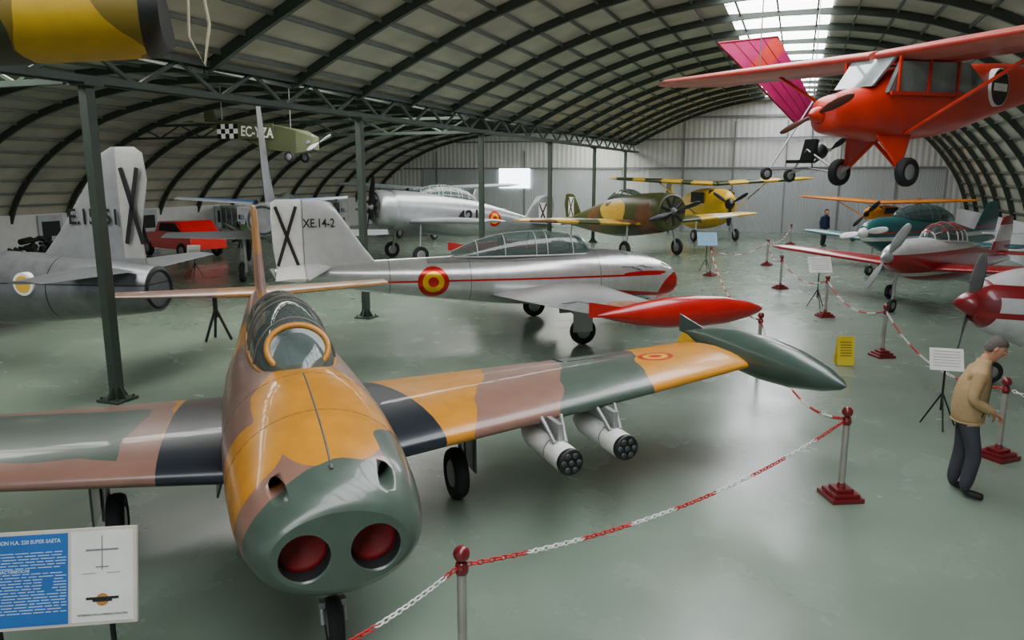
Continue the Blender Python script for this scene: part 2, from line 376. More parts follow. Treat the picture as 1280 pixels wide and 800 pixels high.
    m.tube((-.85,0,.7),(-.6,0,.3),.045,m=2); m.tube((-.6,.08,.34),(-.55,.08,.2),.02,m=2); m.tube((-.6,-.08,.34),(-.55,-.08,.2),.02,m=2); m.box((-.6,0,.34),(.06,.2,.05),2)
    m.wheel((-.55,0,.2),.2,.12)
    m.box((-1.15,.16,.50),(.5,.02,.34),3,Euler((.3,0,0)).to_matrix()); m.box((-1.15,-.16,.50),(.5,.02,.34),3,Euler((-.3,0,0)).to_matrix())
    for y in(-1,1):
        m.tube((-2.9,y*1.75,.98),(-2.85,y*1.75,.3),.045,m=2); m.wheel((-2.8,y*1.66,.28),.28,.16)
        m.tube((-2.85,y*1.75,.3),(-2.8,y*1.66,.28),.03,m=2); m.tube((-2.9,y*1.75,.5),(-3.3,y*1.75,.98),.02,m=2)
        m.box((-2.87,y*1.84,.55),(.42,.02,.5),3); m.box((-2.75,y*.72,.68),(.5,.02,.36),3,Euler((y*.3,0,0)).to_matrix())
    m.obj('landing_gear',[RUB,HUB,STEEL,TANK if camo else SILV],E)
    return E
WP=[('b',(-3,.8,0),(9,.36,9),SLT,False,(0,0,-.12)),('b',(-3,2.5,0),(9,.52,9),MAU,True,(0,0,.35)),('b',(-3,3.5,0),(9,.50,9),GRN,True,(0,0,.35)),
    ('b',(-3,-3.4,0),(9,2.25,9),MAU,True,(0,0,0)),('b',(-2.3,-.8,0),(9,.40,9),SLT,False,(0,0,.08)),('b',(-3.1,-3.3,0),(.75,1.9,9),GRN,True,(0,0,.12)),('e',(-2.4,-4.0,0),(.35,.8,9),OCH,True),
    ('e',(-3.05,4.3,0),(.22,.22,9),(190,40,30)),('e',(-3.05,4.3,0),(.155,.155,9),(235,180,30)),('e',(-3.05,4.3,0),(.08,.08,9),(190,40,30)),
    ('b',(-8,.9,1.6),(1.2,3.0,.35),(170,120,58)),('b',(-8,-1.5,1.6),(1.2,.8,.35),MAU,True)]
CW=patch_mat('camouflage_wing',OCH,WP,.33,0,.1,1.2,coat=.25)
CF=patch_mat('camouflage_fuselage',MAU,[
    ('e',(-1.2,.05,1.8),(.95,.55,.75),OCH,True),('e',(-.85,-.5,1.2),(.5,.45,.5),OCH,True),('e',(-1.2,.72,1.25),(.7,.2,.3),OCH,True),
    ('e',(.0,.12,1.0),(.62,.75,.62),GRN,True),('e',(-.7,.6,1.35),(.42,.26,.30),GRN,True),
    ('e',(-1.6,-.75,1.0),(.5,.3,.4),MAU,True),
    ('e',(-4.6,-.2,1.6),(.8,.6,.5),OCH,True),('e',(-6,.2,1.3),(.8,.6,.8),GRN,True)],.3,0,.08,1.6,coat=.35,grime=.13)
CT=patch_mat('camouflage_tail',(170,120,58),[('b',(-7.5,0,2.0),(.7,9,.3),MAU,True)],.4,0,.1)
tankg=mat('tank_green_grey',(60,78,70),.33,0,.1,coat=.3)
FR1=mat('frame_ochre',(190,128,44),.4)
J1=jet_trainer('jet_trainer',(-1.13,4.65,0),(.366,-.93),CF,CW,CT,tankg,FR1,True)
m=M()
for y,s in((2.42,1.5),(3.12,1.65)):
    m.rev((-s,y,.76),(-1,0,0),[(0,.02),(0,.125),(.02,.135),(.05,.135)],24,1,caps=True)
    m.rev((-s-.05,y,.76),(-1,0,0),[(0,.135),(.85,.135),(1.0,.1),(1.1,.02)],24,0)
    for k in range(7):
        a=k*math.pi/3; rr=0 if k==6 else .08
        m.rev((-s+.012,y+rr*math.cos(a),.76+rr*math.sin(a)),(-1,0,0),[(0,.002),(0,.03),(.01,.03)],10,2)
    m.box((-s-.6,y,.97),(.7,.05,.2),3); m.tube((-s-.25,y+.06,.88),(-s-.5,y+.12,1.08),.022,m=3); m.tube((-s-.25,y-.06,.88),(-s-.5,y-.1,1.08),.022,m=3)
    m.rev((-s-.35,y,.76),(-1,0,0),[(0,.137),(0,.139),(.02,.139),(.02,.137)],24,3)
m.obj('rocket_pods',[WHITE,BLACK,mat('tube_hole',(60,62,64),.5),HUB],J1)

SR=(196,30,24)
def rndl(c,r,ax):
    k=[(r,SR),(r*.68,(240,186,20)),(r*.34,SR)]; return [('e',c,tuple(9e3 if i==ax else q for i in range(3)),col) for q,col in k]
SF=patch_mat('silver_fuselage',(196,197,195),[('b',(-4.4,0,1.27),(3.9,9,.022),SR),('b',(-1.9,0,.93),(1.5,9,.045),SR,False,(0,-.1,0)),
    ('e',(0.05,0,.85),(.62,2,.45),SR),('e',(-.9,0,1.3),(.55,9,.05),SR),('b',(-1.2,0,.8),(1.3,9,.01),(40,40,45)),('b',(-3.5,0,1.75),(2.3,.5,.12),(150,152,150)),
    ('b',(-4.9,0,1.3),(.008,9,9),(120,122,122)),('b',(-6.6,0,1.3),(.008,9,9),(120,122,122)),('b',(-2.0,0,1.3),(.008,9,9),(120,122,122))]+rndl((-5.7,0,1.25),.33,1),.24,.6,.1,coat=.3,grime=.1)
SW=patch_mat('silver_wing',(184,186,186),[('b',(-3.0,-4.75,0),(.9,.3,9),(205,120,60))]+rndl((-3.1,-4.2,0),.26,2)+rndl((-3.1,4.2,0),.26,2),.27,.6,.1,grime=.1)
ST=patch_mat('silver_tail',(190,192,190),[('b',(-8.75,0,2.5),(.42,9,1.2),(222,222,218)),('b',(-8.30,0,2.4),(.008,9,.9),(90,92,92))],.32,.3,.1,grime=.08)
J2=jet_trainer('jet_trainer',(3.7,17.9,0),(.96,.28),SF,SW,ST,RED,SILV,False)
def xmark(par,x,z,w,h,y,th=.05,nm='fin_cross'):
    m=M()
    for yy in(-y,y):
        m.beam((x-w/2,yy,z-h/2),(x+w/2,yy,z+h/2),.006,th); m.beam((x-w/2,yy,z+h/2),(x+w/2,yy,z-h/2),.006,th)
    m.obj(nm,BLACK,par)
xmark(J2,-8.62,2.25,.40,1.2,.055,.065)
text(J2,'fin_code','XE.14-2',.25,(-7.98,-.085,2.5),(math.pi/2,0,0),BLACK,sx=.78,bold=.004)
m=M()
for s,z,a_ in ((.75,1.42,0),(1.0,1.36,.5),(1.2,1.45,-.4)): m.beam((-s,-.70+.03*s,z),(-s-.3,-.71+.03*s,z+.05+a_*.1),.01,.015)
m.path([(-.9,-.675,1.42),(-1.0,-.67,1.5),(-1.15,-.665,1.45),(-1.05,-.68,1.38)],.008,5); m.obj('nose_art',BLACK,J2)

def jet(name,loc,hd,st,wing,fin,tp,FM,WM,TM,canopy,gear,exhaust=True):
    E=empty(name,loc,math.atan2(hd[1],hd[0])); m=M(); fus(m,st,0,5,40); m.obj('fuselage',FM,E)
    m=M()
    for y in(-1,1): surf(m,[(y*w[0],)+w[1:] for w in wing])
    m.obj('wing',WM,E)
    m=M(); surf(m,fin,0,True); m.obj('fin_and_rudder',TM,E)
    m=M()
    for y in(-1,1): surf(m,[(y*w[0],)+w[1:] for w in tp])
    m.obj('tailplane',WM,E)
    s0,s1,zc,a,b=canopy; m=M(); rs=[]
    for k in range(13):
        t=k/12; f=math.sin(math.pi*min(max(t,.02),.98))**.6; s=s0+(s1-s0)*t
        rs.append([(-s,a*f*math.cos(math.pi*j/16),zc+b*f*math.sin(math.pi*j/16)) for j in range(17)])
    m.loft(rs,0,True,False,False,False); m.obj('canopy_glass',GLASS,E)
    sl,z,a,b=st[-1][:4]; m=M(); m.rev((-sl+.02,0,z),(-1,0,0),[(0,a*.95),(.06,a*.9),(.05,a*.8),(-.3,a*.7),(-.3,.001)],24,0,caps=False); m.obj('exhaust',DARK,E)
    m=M()
    for (s,y,r,zt) in gear: m.tube((-s,y,zt),(-s,y,r),.06,m=2); m.wheel((-s,y+.1*(1 if y>0 else -1 if y<0 else 0),r),r,.18)
    m.obj('landing_gear',[RUB,HUB,STEEL],E); return E
TF=patch_mat('grey_jet_skin',(118,121,124),[('b',(-9.6,0,1.55),(.012,9,9),(50,52,56)),('b',(-8.4,0,1.55),(.01,9,9),(60,62,66)),('b',(-7,0,1.62),(9,9,.012),(60,62,66))],.32,.5,.1,grime=.16)
T33=jet('jet_aircraft',(-17.35,15.5,0),(-.979,.203),[(0,1.4,.05,.05),(.6,1.4,.3,.3),(2,1.42,.5,.55),(4,1.45,.65,.7),(6,1.45,.70,.74),(8,1.45,.64,.68),(10,1.5,.54,.56),(11.4,1.52,.38,.40)],
    [(.3,4.2,2.6,1.25,.12),(5.6,5.0,1.3,1.45,.11)],[(1.85,8.9,2.3,0,.07),(2.5,9.5,1.65,0,.08),(3.4,10.2,1.15,0,.08),(3.85,10.5,.8,0,.08),(3.95,10.7,.45,0,.06)],
    [(.3,10.0,1.2,1.85,.09),(2.2,10.5,.6,1.9,.08)],TF,TF,patch_mat('jet_tail_grey',(138,141,143),[('b',(-11.1,0,3),(.3,9,.95),(176,176,173))],.4,.3,.1),(2.2,5,1.9,.36,.5),[(1.5,0,.22,1.1),(5.6,1.5,.32,1.2),(5.6,-1.5,.32,1.2)])
xmark(T33,-11.05,2.95,.32,1.3,.055,.08)
text(T33,'fin_code','E.15-51',.38,(-10.3,.085,2.75),(math.pi/2,0,math.pi),BLACK,sx=.9,bold=.006)
m=M(); m.rev((-9.2,.45,1.62),(0,1,0),[(0,.2),(.165,.2)],28,0); m.rev((-9.2,.55,1.62),(0,1,0),[(0,.15),(.072,.15)],24,1); m.obj('unit_badge',[WHITE,mat('badge_gold',(205,165,60),.5)],T33)
SBW=patch_mat('swept_wing_silver_blue',(150,155,160),[('b',(-9.8,0,2.5),(.55,9,.8),(80,120,175))],.35,.4)
SAB=jet('fighter_jet',(-8.75,30.9,0),(-.2,.98),[(0,1.75,.36,.36),(.4,1.75,.45,.48),(2,1.8,.55,.7),(4,1.85,.65,.8),(6,1.95,.65,.8),(8,2.1,.6,.65),(10,2.25,.5,.5),(11,2.3,.42,.42)],
    [(.4,3.5,2.8,1.4,.1),(3.4,6.0,1.4,1.6,.09)],[(2.4,7.9,2.4,0,.09),(3.6,9.3,1.5,0,.1),(5.3,10.3,.8,0,.1)],[(.3,9.2,1.4,2.7,.09),(2.2,10.0,.8,2.85,.08)],TF,SBW,TF,(2.5,5,2.35,.4,.5),[(2.0,0,.25,1.3),(6,1.2,.33,1.4),(6,-1.2,.33,1.4)])

# ---------------- propeller aircraft ----------------
def plane(name,loc,hd,L=7.5,span=10,r=.5,z0=1.4,z1=.9,wing='low',F=None,W=None,T=None,nose='spin',ch=1.5,ws=1.8,canopy=None,gear='tail',pr=(.95,2,.6),PM=None,SP=None,finh=1.1,track=2.2,tipr=.65,wr=.26,frames=5,zoff=0,dih=.05,asp=1.2):
    E=empty(name,(loc[0],loc[1],zoff),math.atan2(hd[1],hd[0])); zx=lambda s:z0+(z1-z0)*s/L
    m=M()
    if nose=='radial': pf=[(.25,.72),(.3,.9),(.5,1.02),(1.0,1.02),(1.15,.93),(.4*L,1.0),(.6*L,.8),(.8*L,.45),(.95*L,.2),(L,.08)]
    else: pf=[(.12,.32),(.3,.5),(.8,.72),(1.5,.9),(.35*L,1.0),(.5*L,.95),(.7*L,.6),(.9*L,.25),(L,.08)]
    k=asp
    fus(m,[(s,zx(s)-(0 if nose=='radial' else (.1*r if s>1 else 0)),f*r,f*r*(1.0 if nose=='radial' and s<1.1 else k)) for s,f in pf],0,4,28,2.2); m.obj('fuselage',F,E)
    zw=zx(ws)-r*.62 if wing=='low' else zx(ws)+r*(k+.0)+.02
    m=M()
    for y in(-1,1): surf(m,[(y*.05,ws,ch,zw,.13),(y*span*.25,ws+.05,ch,zw+dih*span*.25,.13),(y*span*.46,ws+.12,ch*tipr*1.1,zw+dih*span*.46,.12),(y*span*.5,ws+.3,ch*tipr*.6,zw+dih*span*.5,.08)])
    m.obj('wing',W or F,E)
    m=M(); zt=zx(.88*L)
    surf(m,[(zt,.80*L,.19*L,0,.06),(zt+finh*.6,.86*L,.15*L,0,.07),(zt+finh*.95,.90*L,.1*L,0,.07),(zt+finh,.93*L,.05*L,0,.05)],0,True); m.obj('fin_and_rudder',T or F,E)
    m=M(); ts=span*.17; surf(m,[(-ts,.88*L,.09*L,zt+.12,.08),(0,.84*L,.14*L,zt+.1,.1),(ts,.88*L,.09*L,zt+.12,.08)]); m.obj('tailplane',T or W or F,E)
    if canopy:
        s0,s1,h,a=canopy; m=M(); fr=M(); rs=[]
        for i in range(17):
            t=i/16; f=min(1,math.sin(math.pi*min(max(t,.01),.99))**.45); s=s0+(s1-s0)*t; zb=zx(s)+r*k*.75
            row=[(-s,a*f*math.cos(math.pi*j/14),zb+h*f*math.sin(math.pi*j/14)) for j in range(15)]; rs.append(row)
        m.loft(rs,0,True,False,False,False); m.obj('canopy_glass',GLASS,E)
        for q in range(frames+1):
            i=1+round(14*q/frames); fr.path([Vector(p) for p in rs[i]],.02,5)
        for j in(3,7,11): fr.path([Vector(r_[j]) for r_ in rs[1:-1]],.014,5)
        for j in(0,14): fr.path([Vector(r_[j]) for r_ in rs[1:-1]],.02,5)
        fr.box((-(s0+s1)/2,0,zx((s0+s1)/2)+r*k*.85),((s1-s0)*.6,a*1.1,.12),1)
        fr.obj('canopy_frame',[T or F,DARK],E)
    m=M(); PM=PM or BLACK; SP=SP or PM
    prop(m,(-.1,0,z0),pr[0],pr[1],pr[2],0,.12)
    if nose=='radial':
        m.rev((-.27,0,z0),(1,0,0),[(0,.02),(0,r*.85),(.01,r*.8)],24,2)
        for q in range(9):
            a_=2*math.pi*q/9; m.tube((-.24,math.cos(a_)*r*.2,z0+math.sin(a_)*r*.2),(-.24,math.cos(a_)*r*.78,z0+math.sin(a_)*r*.78),.07,m=4)
        m.rev((-.25,0,z0),(1,0,0),[(0,.16),(.08,.14),(.2,.06),(.25,.01)],14,3)
    else: m.rev((-.15,0,z0),(1,0,0),[(-.05,r*.32),(.0,r*.32),(.15,r*.24),(.28,r*.1),(.32,.01)],20,1)
    m.obj('propeller',[PM,SP,DARK,GREY,mat('cylinder_dark',(52,52,52),.5,.3)],E)
    m=M()
    if gear=='tail':
        gs=ws+.15
        for y in(-1,1):
            m.tube((-gs-.1,y*track*.45,zw if wing=='low' else zx(gs)-r*.9),(-gs+.05,y*track/2,wr),.045,m=2); m.wheel((-gs+.05,y*(track/2+.08),wr),wr,.15)
        m.tube((-L*.92,0,zx(.92*L)),(-L*.95,0,.12),.03,m=2); m.wheel((-L*.95,0,.12),.12,.07)
    else:
        gs=ws+ch*.7
        for y in(-1,1):
            m.tube((-gs,y*track*.42,zw+.05 if wing=='low' else zx(gs)-r*.8),(-gs,y*track/2,wr*.8),.04,m=2); m.wheel((-gs,y*(track/2+.06),wr*.8),wr*.8,.13)
        m.tube((-.7,0,z0-.2),(-.55,0,wr*.7),.035,m=2); m.wheel((-.55,0,wr*.7),wr*.7,.12)
    if wing=='high':
        for y in(-1,1): m.tube((-ws-.4,y*r*.7,zx(ws)-r*.8),(-ws-.5,y*span*.27,zw+dih*span*.25-.02),.03,m=3)
        for y in(-1,1): m.box((-ws-.6,y*r*.93,zx(ws)+r*.45),(1.5,.06,r*.6),4)
        m.box((-ws+.12,0,zx(ws)+r*.6),(.05,r*1.3,r*.7),4,Euler((0,.5,0)).to_matrix())
    m.obj('landing_gear',[RUB,HUB,STEEL,W or F,DARK],E); return E
ALU=mat('trainer_aluminium',(156,160,164),.3,.55,.08)
CAMG=(72,78,36); CAMB=(112,74,42)
T6=plane('propeller_trainer',(-5.7,30.3),(-.84,-.54),9.0,12.0,.72,2.2,1.1,'low',patch_mat('trainer_skin',(160,164,168),rndl((-5.55,0,1.6),.33,1),.3,.5),ALU,ALU,'radial',1.9,1.5,(2.1,5.0,.6,.38),pr=(1.35,2,1.2),finh=1.3,track=2.6,wr=.34,frames=8)
text(T6,'number','421',.72,(-4.15,.80,1.72),(math.pi/2,0,math.pi),BLACK,bold=.02)
m=M(); m.box((-8.4,0,1.75),(.42,.12,.9)); m.obj('rudder_white',WHITE,T6); xmark(T6,-8.4,1.75,.4,.85,.065,.07)
YW=patch_mat('camo_yellow_wing',(210,166,44),[('e',(-3,2.0,0),(2,.8,9),CAMG,True),('e',(-3,-3.2,0),(2,.9,9),CAMG,True),('e',(-2.3,-1.2,0),(.9,.7,9),CAMB,True),('e',(-2.3,4.2,0),(2,.6,9),(225,215,195),True),('e',(-2.3,-5.2,0),(2,.6,9),CAMB,True)],.4)
CFm=patch_mat('camo_green_brown',CAMG,[('e',(-1.2,0,1.6),(.7,9,.8),CAMB,True),('e',(-3.6,0,1.9),(1.0,9,.45),(206,166,56),True),('e',(-5.4,0,1.2),(.7,9,.8),CAMB,True),('e',(-.7,.6,2.2),(.3,.5,.5),(206,166,56),True)],.4)
G5=plane('propeller_fighter',(6.7,31.2),(.45,-.893),8.8,12.4,.76,2.0,1.1,'low',CFm,YW,CFm,'radial',1.9,1.5,(2.4,5.0,.5,.36),pr=(1.35,2,.25),finh=1.3,track=2.6,wr=.36)
m=M(); m.box((-8.2,0,1.85),(.5,.12,1.0)); m.obj('rudder_white',WHITE,G5); xmark(G5,-8.2,1.85,.45,.95,.065,.08)
YS=patch_mat('yellow_olive_striped',(222,178,30),[('b',(-2.6,q,0),(9,.36,9),(62,70,34),True,(0,0,.5)) for q in(-4.6,-3,-1.2,.8,2.6,4.4)],.4)
YF=patch_mat('yellow_olive_fuselage',(226,180,30),[('e',(-4.5,0,1.6),(.9,9,.5),(72,80,38),True),('e',(-2.2,0,1.2),(.5,9,.25),(110,76,34),True)],.4)
G6=plane('utility_aircraft',(11.0,38.6),(.2,-.98),8.2,11.5,.9,2.0,1.25,'high',YF,YS,YS,'spin',1.9,1.5,None,'tail',(1.1,3,.5),finh=1.6,track=2.2,wr=.32)
G8=plane('utility_aircraft',(-6.0,40.2),(-.5,-.866),8.4,12,.7,1.9,1.2,'high',ALU,mat('pale_wing',(205,215,225),.4),ALU,'spin',1.9,1.5,None,'tail',(1.1,2,.9),finh=1.5,wr=.3)
RW=patch_mat('red_white_fuselage',(160,20,28),[('b',(-3,0,1.75),(9,9,.24),(215,215,215)),('b',(-3,0,.95),(9,9,.05),(215,215,215))],.3,coat=.4)
RWW=patch_mat('red_white_wing',(150,18,26),[('b',(-2.9,0,0),(.3,9,9),(210,210,215)),('b',(-2.2,3.4,0),(.6,.5,9),(215,215,215))],.3,coat=.4)
P1=plane('light_aircraft',(9.3,18.9),(-.8,-.6),7.6,9.2,.5,1.45,1.0,'low',RW,RWW,RW,'spin',1.45,1.7,(2.0,4.2,.5,.42),'tri',(.98,2,1.05),PM=mat('prop_silver',(170,172,174),.35,.5),SP=mat('spinner_silver',(180,182,184),.3,.6),wr=.25,finh=1.2)
RW2=patch_mat('white_red_fuselage',(215,215,215),[('e',(.1,0,1.4),(.5,9,.6),(130,20,28)),('b',(-3,0,1.22),(9,9,.05),(150,24,30)),('b',(-3,0,1.62),(9,9,.10),(150,24,30))],.3,coat=.4)
P2=plane('light_aircraft',(7.6,12.6),(-.99,.12),7.2,7.2,.72,1.36,1.1,'low',RW2,mat('white_wing',(210,212,212),.35,coat=.3),RW2,'spin',1.4,2.4,(2.0,4.2,.5,.46),'tri',(.92,2,1.25),PM=mat('prop_grey',(110,112,114),.4,.4),SP=mat('spinner_maroon',(140,18,26),.3,coat=.4),wr=.27,finh=1.1)
TE=patch_mat('teal_fuselage',(34,92,94),[('b',(-3,0,1.28),(9,9,.07),(215,218,218)),('b',(-3,0,1.5),(9,9,.03),(160,40,40))],.35,coat=.3)
P3=plane('light_aircraft',(12.0,26.2),(-.88,-.475),8,8.6,.6,1.5,1.1,'low',TE,mat('teal_wing',(60,108,110),.35),TE,'spin',1.5,1.8,(1.7,5.0,.55,.48),'tri',(.95,2,.2),PM=WHITE,wr=.25,finh=1.3)
OR_=patch_mat('orange_white_fuselage',(226,140,24),[('b',(-3,0,1.0),(9,9,.25),(225,225,220))],.4)
P4=plane('light_aircraft',(17.8,38.6),(-.75,-.66),7,9,.5,1.5,1.0,'high',OR_,mat('orange_wing',(222,130,22),.45),OR_,'spin',1.5,1.3,None,'tail',(.9,2,.8),wr=.25)

# ---------------- hanging red aircraft ----------------
ORD=mat('orange_red_fabric',(196,42,20),.4,0,.08,coat=.2)
RWG=patch_mat('faded_red_wing',(186,66,54),[('b',(-1.3,0,0),(.32,9,9),(206,116,104)),('b',(-2.3,0,0),(.2,9,9),(170,44,36))],.45,grime=.1)
hx,hy=4.15,10.6; hd=(-.88,-.475)
RP=empty('hanging_light_aircraft',(hx,hy,0),math.atan2(hd[1],hd[0]))
m=M(); fus(m,[(0,4.28,.10,.12),(.12,4.28,.24,.24),(.5,4.31,.33,.31),(.8,4.36,.37,.38),(1.3,4.45,.40,.50),(2.6,4.58,.38,.50),(4.0,4.82,.27,.38),(5.5,5.0,.12,.2),(6.4,5.1,.04,.1)],0,5,28,2.6); m.obj('fuselage',ORD,RP)
m=M()
for y in(-1,1): surf(m,[(y*.05,.95,1.6,5.1,.12),(y*2.5,.95,1.6,5.15,.12),(y*4.6,1.0,1.5,5.2,.11),(y*5.0,1.25,.95,5.21,.08)])
m.obj('wing',RWG,RP)
m=M()
for y in(-1,1):
    m.prism([(-.85,y*.33,4.58),(-1.05,y*.36,5.0),(-2.55,y*.36,5.06),(-3.0,y*.3,4.86),(-2.7,y*.36,4.62)],(0,y*.06,0),0)
    for s in(1.0,1.65,2.3): m.beam((-s,y*.43,4.56),(-s,y*.43,5.06),.03,.04,1)
    m.beam((-.85,y*.43,4.57),(-2.8,y*.42,4.63),.03,.05,1)
m.prism([(-.62,-.3,4.66),(-.62,.3,4.66),(-1.0,.34,5.06),(-1.0,-.34,5.06)],(-.05,0,0),0)
m.obj('cabin_windows',[mat('cabin_glass_grey',(112,122,122),.08,0,.3,coat=.8),ORD],RP)
m=M()
for y in(-1,1):
    m.path([(-1.4,y*.3,4.05),(-1.5,y*2.2,5.12)],.025,6,2)
    m.prism([(-.85,y*.22,4.05),(-1.7,y*.22,4.1),(-1.22,y*.42,3.6),(-1.1,y*.42,3.6)],(0,0,.05),2)
    m.tube((-1.17,y*.38,3.62),(-1.17,y*.52,3.52),.03,m=3); m.wheel((-1.17,y*.55,3.52),.2,.13)
    m.beam((-1.17,y*.38,3.6),(-1.17,0,3.95),.04,.04,2)
prop(m,(.08,0,4.28),.62,2,.35,4,.06); m.rev((.02,0,4.28),(1,0,0),[(0,.11),(.1,.08),(.18,.01)],14,2)
m.obj('undercarriage_and_propeller',[RUB,HUB,ORD,STEEL,mat('prop_wood_dark',(70,40,28),.4)],RP)
m=M(); surf(m,[(5.0,5.5,1.1,0,.06),(6.0,6.0,.7,0,.06)],0,True); surf(m,[(-1.4,5.7,.6,5.05,.08),(0,5.5,.9,5.05,.1),(1.4,5.7,.6,5.05,.08)]); m.obj('tail_surfaces',ORD,RP)
nv=Vector((-.1,1,0)).normalized(); tv=Vector((1,.1,0)).normalized()
m=M(); c0=Vector((-3.45,.12,4.78)); m.rev(c0,nv,[(0,.28),(.235,.28)],36,1); m.rev(c0,nv,[(0,.262),(.24,.262)],36,0)
ctr=c0+nv*.242; m.beam(ctr-tv*.2,ctr+tv*.2,.01,.11,1)
m.obj('side_disc',[BLACK,WHITE],RP)
m=M()
for x,y in((-1.2,2.3),(-1.2,-2.3),(-5.6,0)): m.tube((x,y,5.15 if x>-3 else 5.1),(x,y,7.0 if (y>0 or x<-3) else 7.3),.012,n=5)
m.obj('suspension_cables',STEEL,RP)

# ---------------- hanging trike ultralight ----------------
TR=empty('ultralight_trike',(7.3,19.7,0),math.radians(200))
m=M()
fr=[((-.9,0,3.65),(1.0,0,3.6)),((-.2,0,3.65),(-.5,-.9,3.5)),((-.2,0,3.65),(-.5,.9,3.5)),((-.4,0,3.65),(-.3,0,5.6)),((.9,0,3.65),(-.3,0,5.3)),((-.2,0,4.1),(-.5,-.9,3.5)),((-.2,0,4.1),(-.5,.9,3.5))]
for a_,b_ in fr: m.tube(a_,b_,.025,n=6,m=2)
m.wheel((1.0,0,3.5),.16,.1); m.wheel((-.5,-.95,3.45),.18,.1); m.wheel((-.5,.95,3.45),.18,.1)
m.box((.0,0,3.8),(.5,.42,.08),3); m.box((-.28,0,4.08),(.1,.42,.55),3,Euler((0,-.25,0)).to_matrix()); m.sphere((-.6,0,4.05),(.22,.2,.2),3,8)
prop(m,(-.95,0,4.1),.65,2,.5,3,.07); m.tube((-.6,0,4.1),(-.95,0,4.1),.05,m=2)
m.obj('trike_frame',[RUB,HUB,STEEL,BLACK],TR)
MG=patch_mat('magenta_sail',(176,20,92),[('b',(5.7,19.6,5.6),(9,9,.22),(200,50,40),False,(0,.9,0))],.6)
m=M(); A=Vector((4.9,19.0,6.55)); B=Vector((6.5,19.6,6.8)); Cc=Vector((7.9,20.2,4.9)); D=Vector((7.2,19.9,4.75))
def bul(p,q,t,h): return p.lerp(q,t)+Vector((0,-h*math.sin(math.pi*t),0))
rows=[[bul(A.lerp(B,i/8),D.lerp(Cc,i/8),j/8,.12) for i in range(9)] for j in range(9)]
m.loft(rows,0,True,False,False,False); m.path([A,B,Cc,D,A],.025,6,1); 
for i in(2,4,6): m.path([bul(A.lerp(B,i/8),D.lerp(Cc,i/8),j/8,.12) for j in range(9)],.012,5,1)
o=m.obj('sail',[MG,mat('sail_edge_red',(150,25,40),.5)],None); o.parent=TR; o.matrix_parent_inverse=(Matrix.Translation(TR.location)@Matrix.Rotation(math.radians(200),4,'Z')).inverted()
m=M(); m.tube((-.3,0,5.5),(-.3,0,7.9),.012,n=5); m.obj('suspension_cable',STEEL,TR)

# ---------------- hanging microlight EC-YZA ----------------
EY=empty('hanging_microlight',(-7.55,23.3,0),math.radians(-24))
OL=mat('olive_fabric',(74,80,52),.6)
m=M(); rings=[]
for s,z,a,b_ in((2.1,4.35,.12,.18),(1.6,4.4,.28,.32),(.6,4.55,.3,.36),(-.4,4.75,.22,.26),(-1.8,5.0,.08,.12)): rings.append([(s,a*x,z+b_*y) for x,y in((1,1),(1,-1),(-1,-1),(-1,1))])
m.loft(rings,0,False); m.obj('fuselage',OL,EY)
m=M(); m.box((-.1,-.33,4.72),(1.9,.02,.42),1)
for i in range(5):
    for j in range(3):
        m.box((-1.2+i*.16,-.35,4.88-j*.14),(.16,.012,.14),0 if (i+j)%2==0 else 2)
m.obj('side_panel',[BLACK,OL,WHITE],EY)
text(EY,'registration','EC-YZA',.40,(.25,-.36,4.68),(math.pi/2,0.08,0),WHITE,bold=.008,sx=.88)
m=M(); surf(m,[(-1.0,1.5,.5,5.0,.08),(0,1.4,.6,5.0,.08),(1.0,1.5,.5,5.0,.08)]); surf(m,[(4.95,1.5,.6,0,.08),(5.4,1.7,.4,0,.07)],0,True)
m.wheel((1.4,.35,3.98),.17,.1,1,2); m.wheel((1.4,-.35,3.98),.17,.1,1,2); m.tube((1.2,.2,4.3),(1.4,.35,3.98),.02,m=3); m.tube((1.2,-.2,4.3),(1.4,-.35,3.98),.02,m=3)
prop(m,(2.2,0,4.38),.6,2,.4,3,.06)
for q in range(4): m.tube((1.95,0,4.38),(1.95,.22*math.cos(q*1.57),4.38+.22*math.sin(q*1.57)),.05,m=3)
m.tube((1.2,0,4.8),(1.2,0,6.2),.012,n=5,m=3); m.tube((-1.4,0,5),(-1.4,0,6.2),.012,n=5,m=3)
m.obj('tail_wheels_engine',[OL,RUB,HUB,GREY],EY)

# ---------------- hanging camouflage wing (upper left) ----------------
HW=empty('hanging_wing_panel',(-2.62,6.1,0),math.radians(200))
m=M(); rings=[]
for sp in(0,.03,.08,1.6,3.2,4.6):
    k=.7 if sp==0 else .9 if sp==.03 else 1
    rings.append([(sp,(x-.9)*-1,4.60+y*k*1.2-.10*sp) for x,y in foil(1.9,.26,14)])
m.loft(rings,0); m.obj('wing_skin',patch_mat('camouflage_olive_yellow',(118,98,16),[('e',(.55,.0,4.5),(.35,1.6,9),(190,152,10),True),('e',(1.7,.0,4.5),(.35,1.6,9),(190,152,10),True),('e',(2.4,.0,4.5),(.4,1.6,9),(116,50,22),True),('e',(1.1,.3,4.5),(.22,.9,9),(46,54,28),True),('e',(3.3,.2,4.5),(.35,.9,9),(176,142,20),True),('b',(.0,0,0),(.12,9,9),(16,17,17))],.6),HW)
m=M(); m.path([(-.25,.25,7.0),(-.22,.22,5.2),(-.3,.2,4.6),(-.25,.2,4.3),(-.15,.2,4.5),(-.18,.22,5.1),(-.1,.2,7.0)],.014,6)
m.tube((1.0,0,4.7),(1.0,0,6.9),.012,n=5); m.tube((3.0,0,4.5),(3.0,0,6.6),.012,n=5)
m.obj('hanging_rope',mat('rope_beige',(165,155,130),.9),HW)

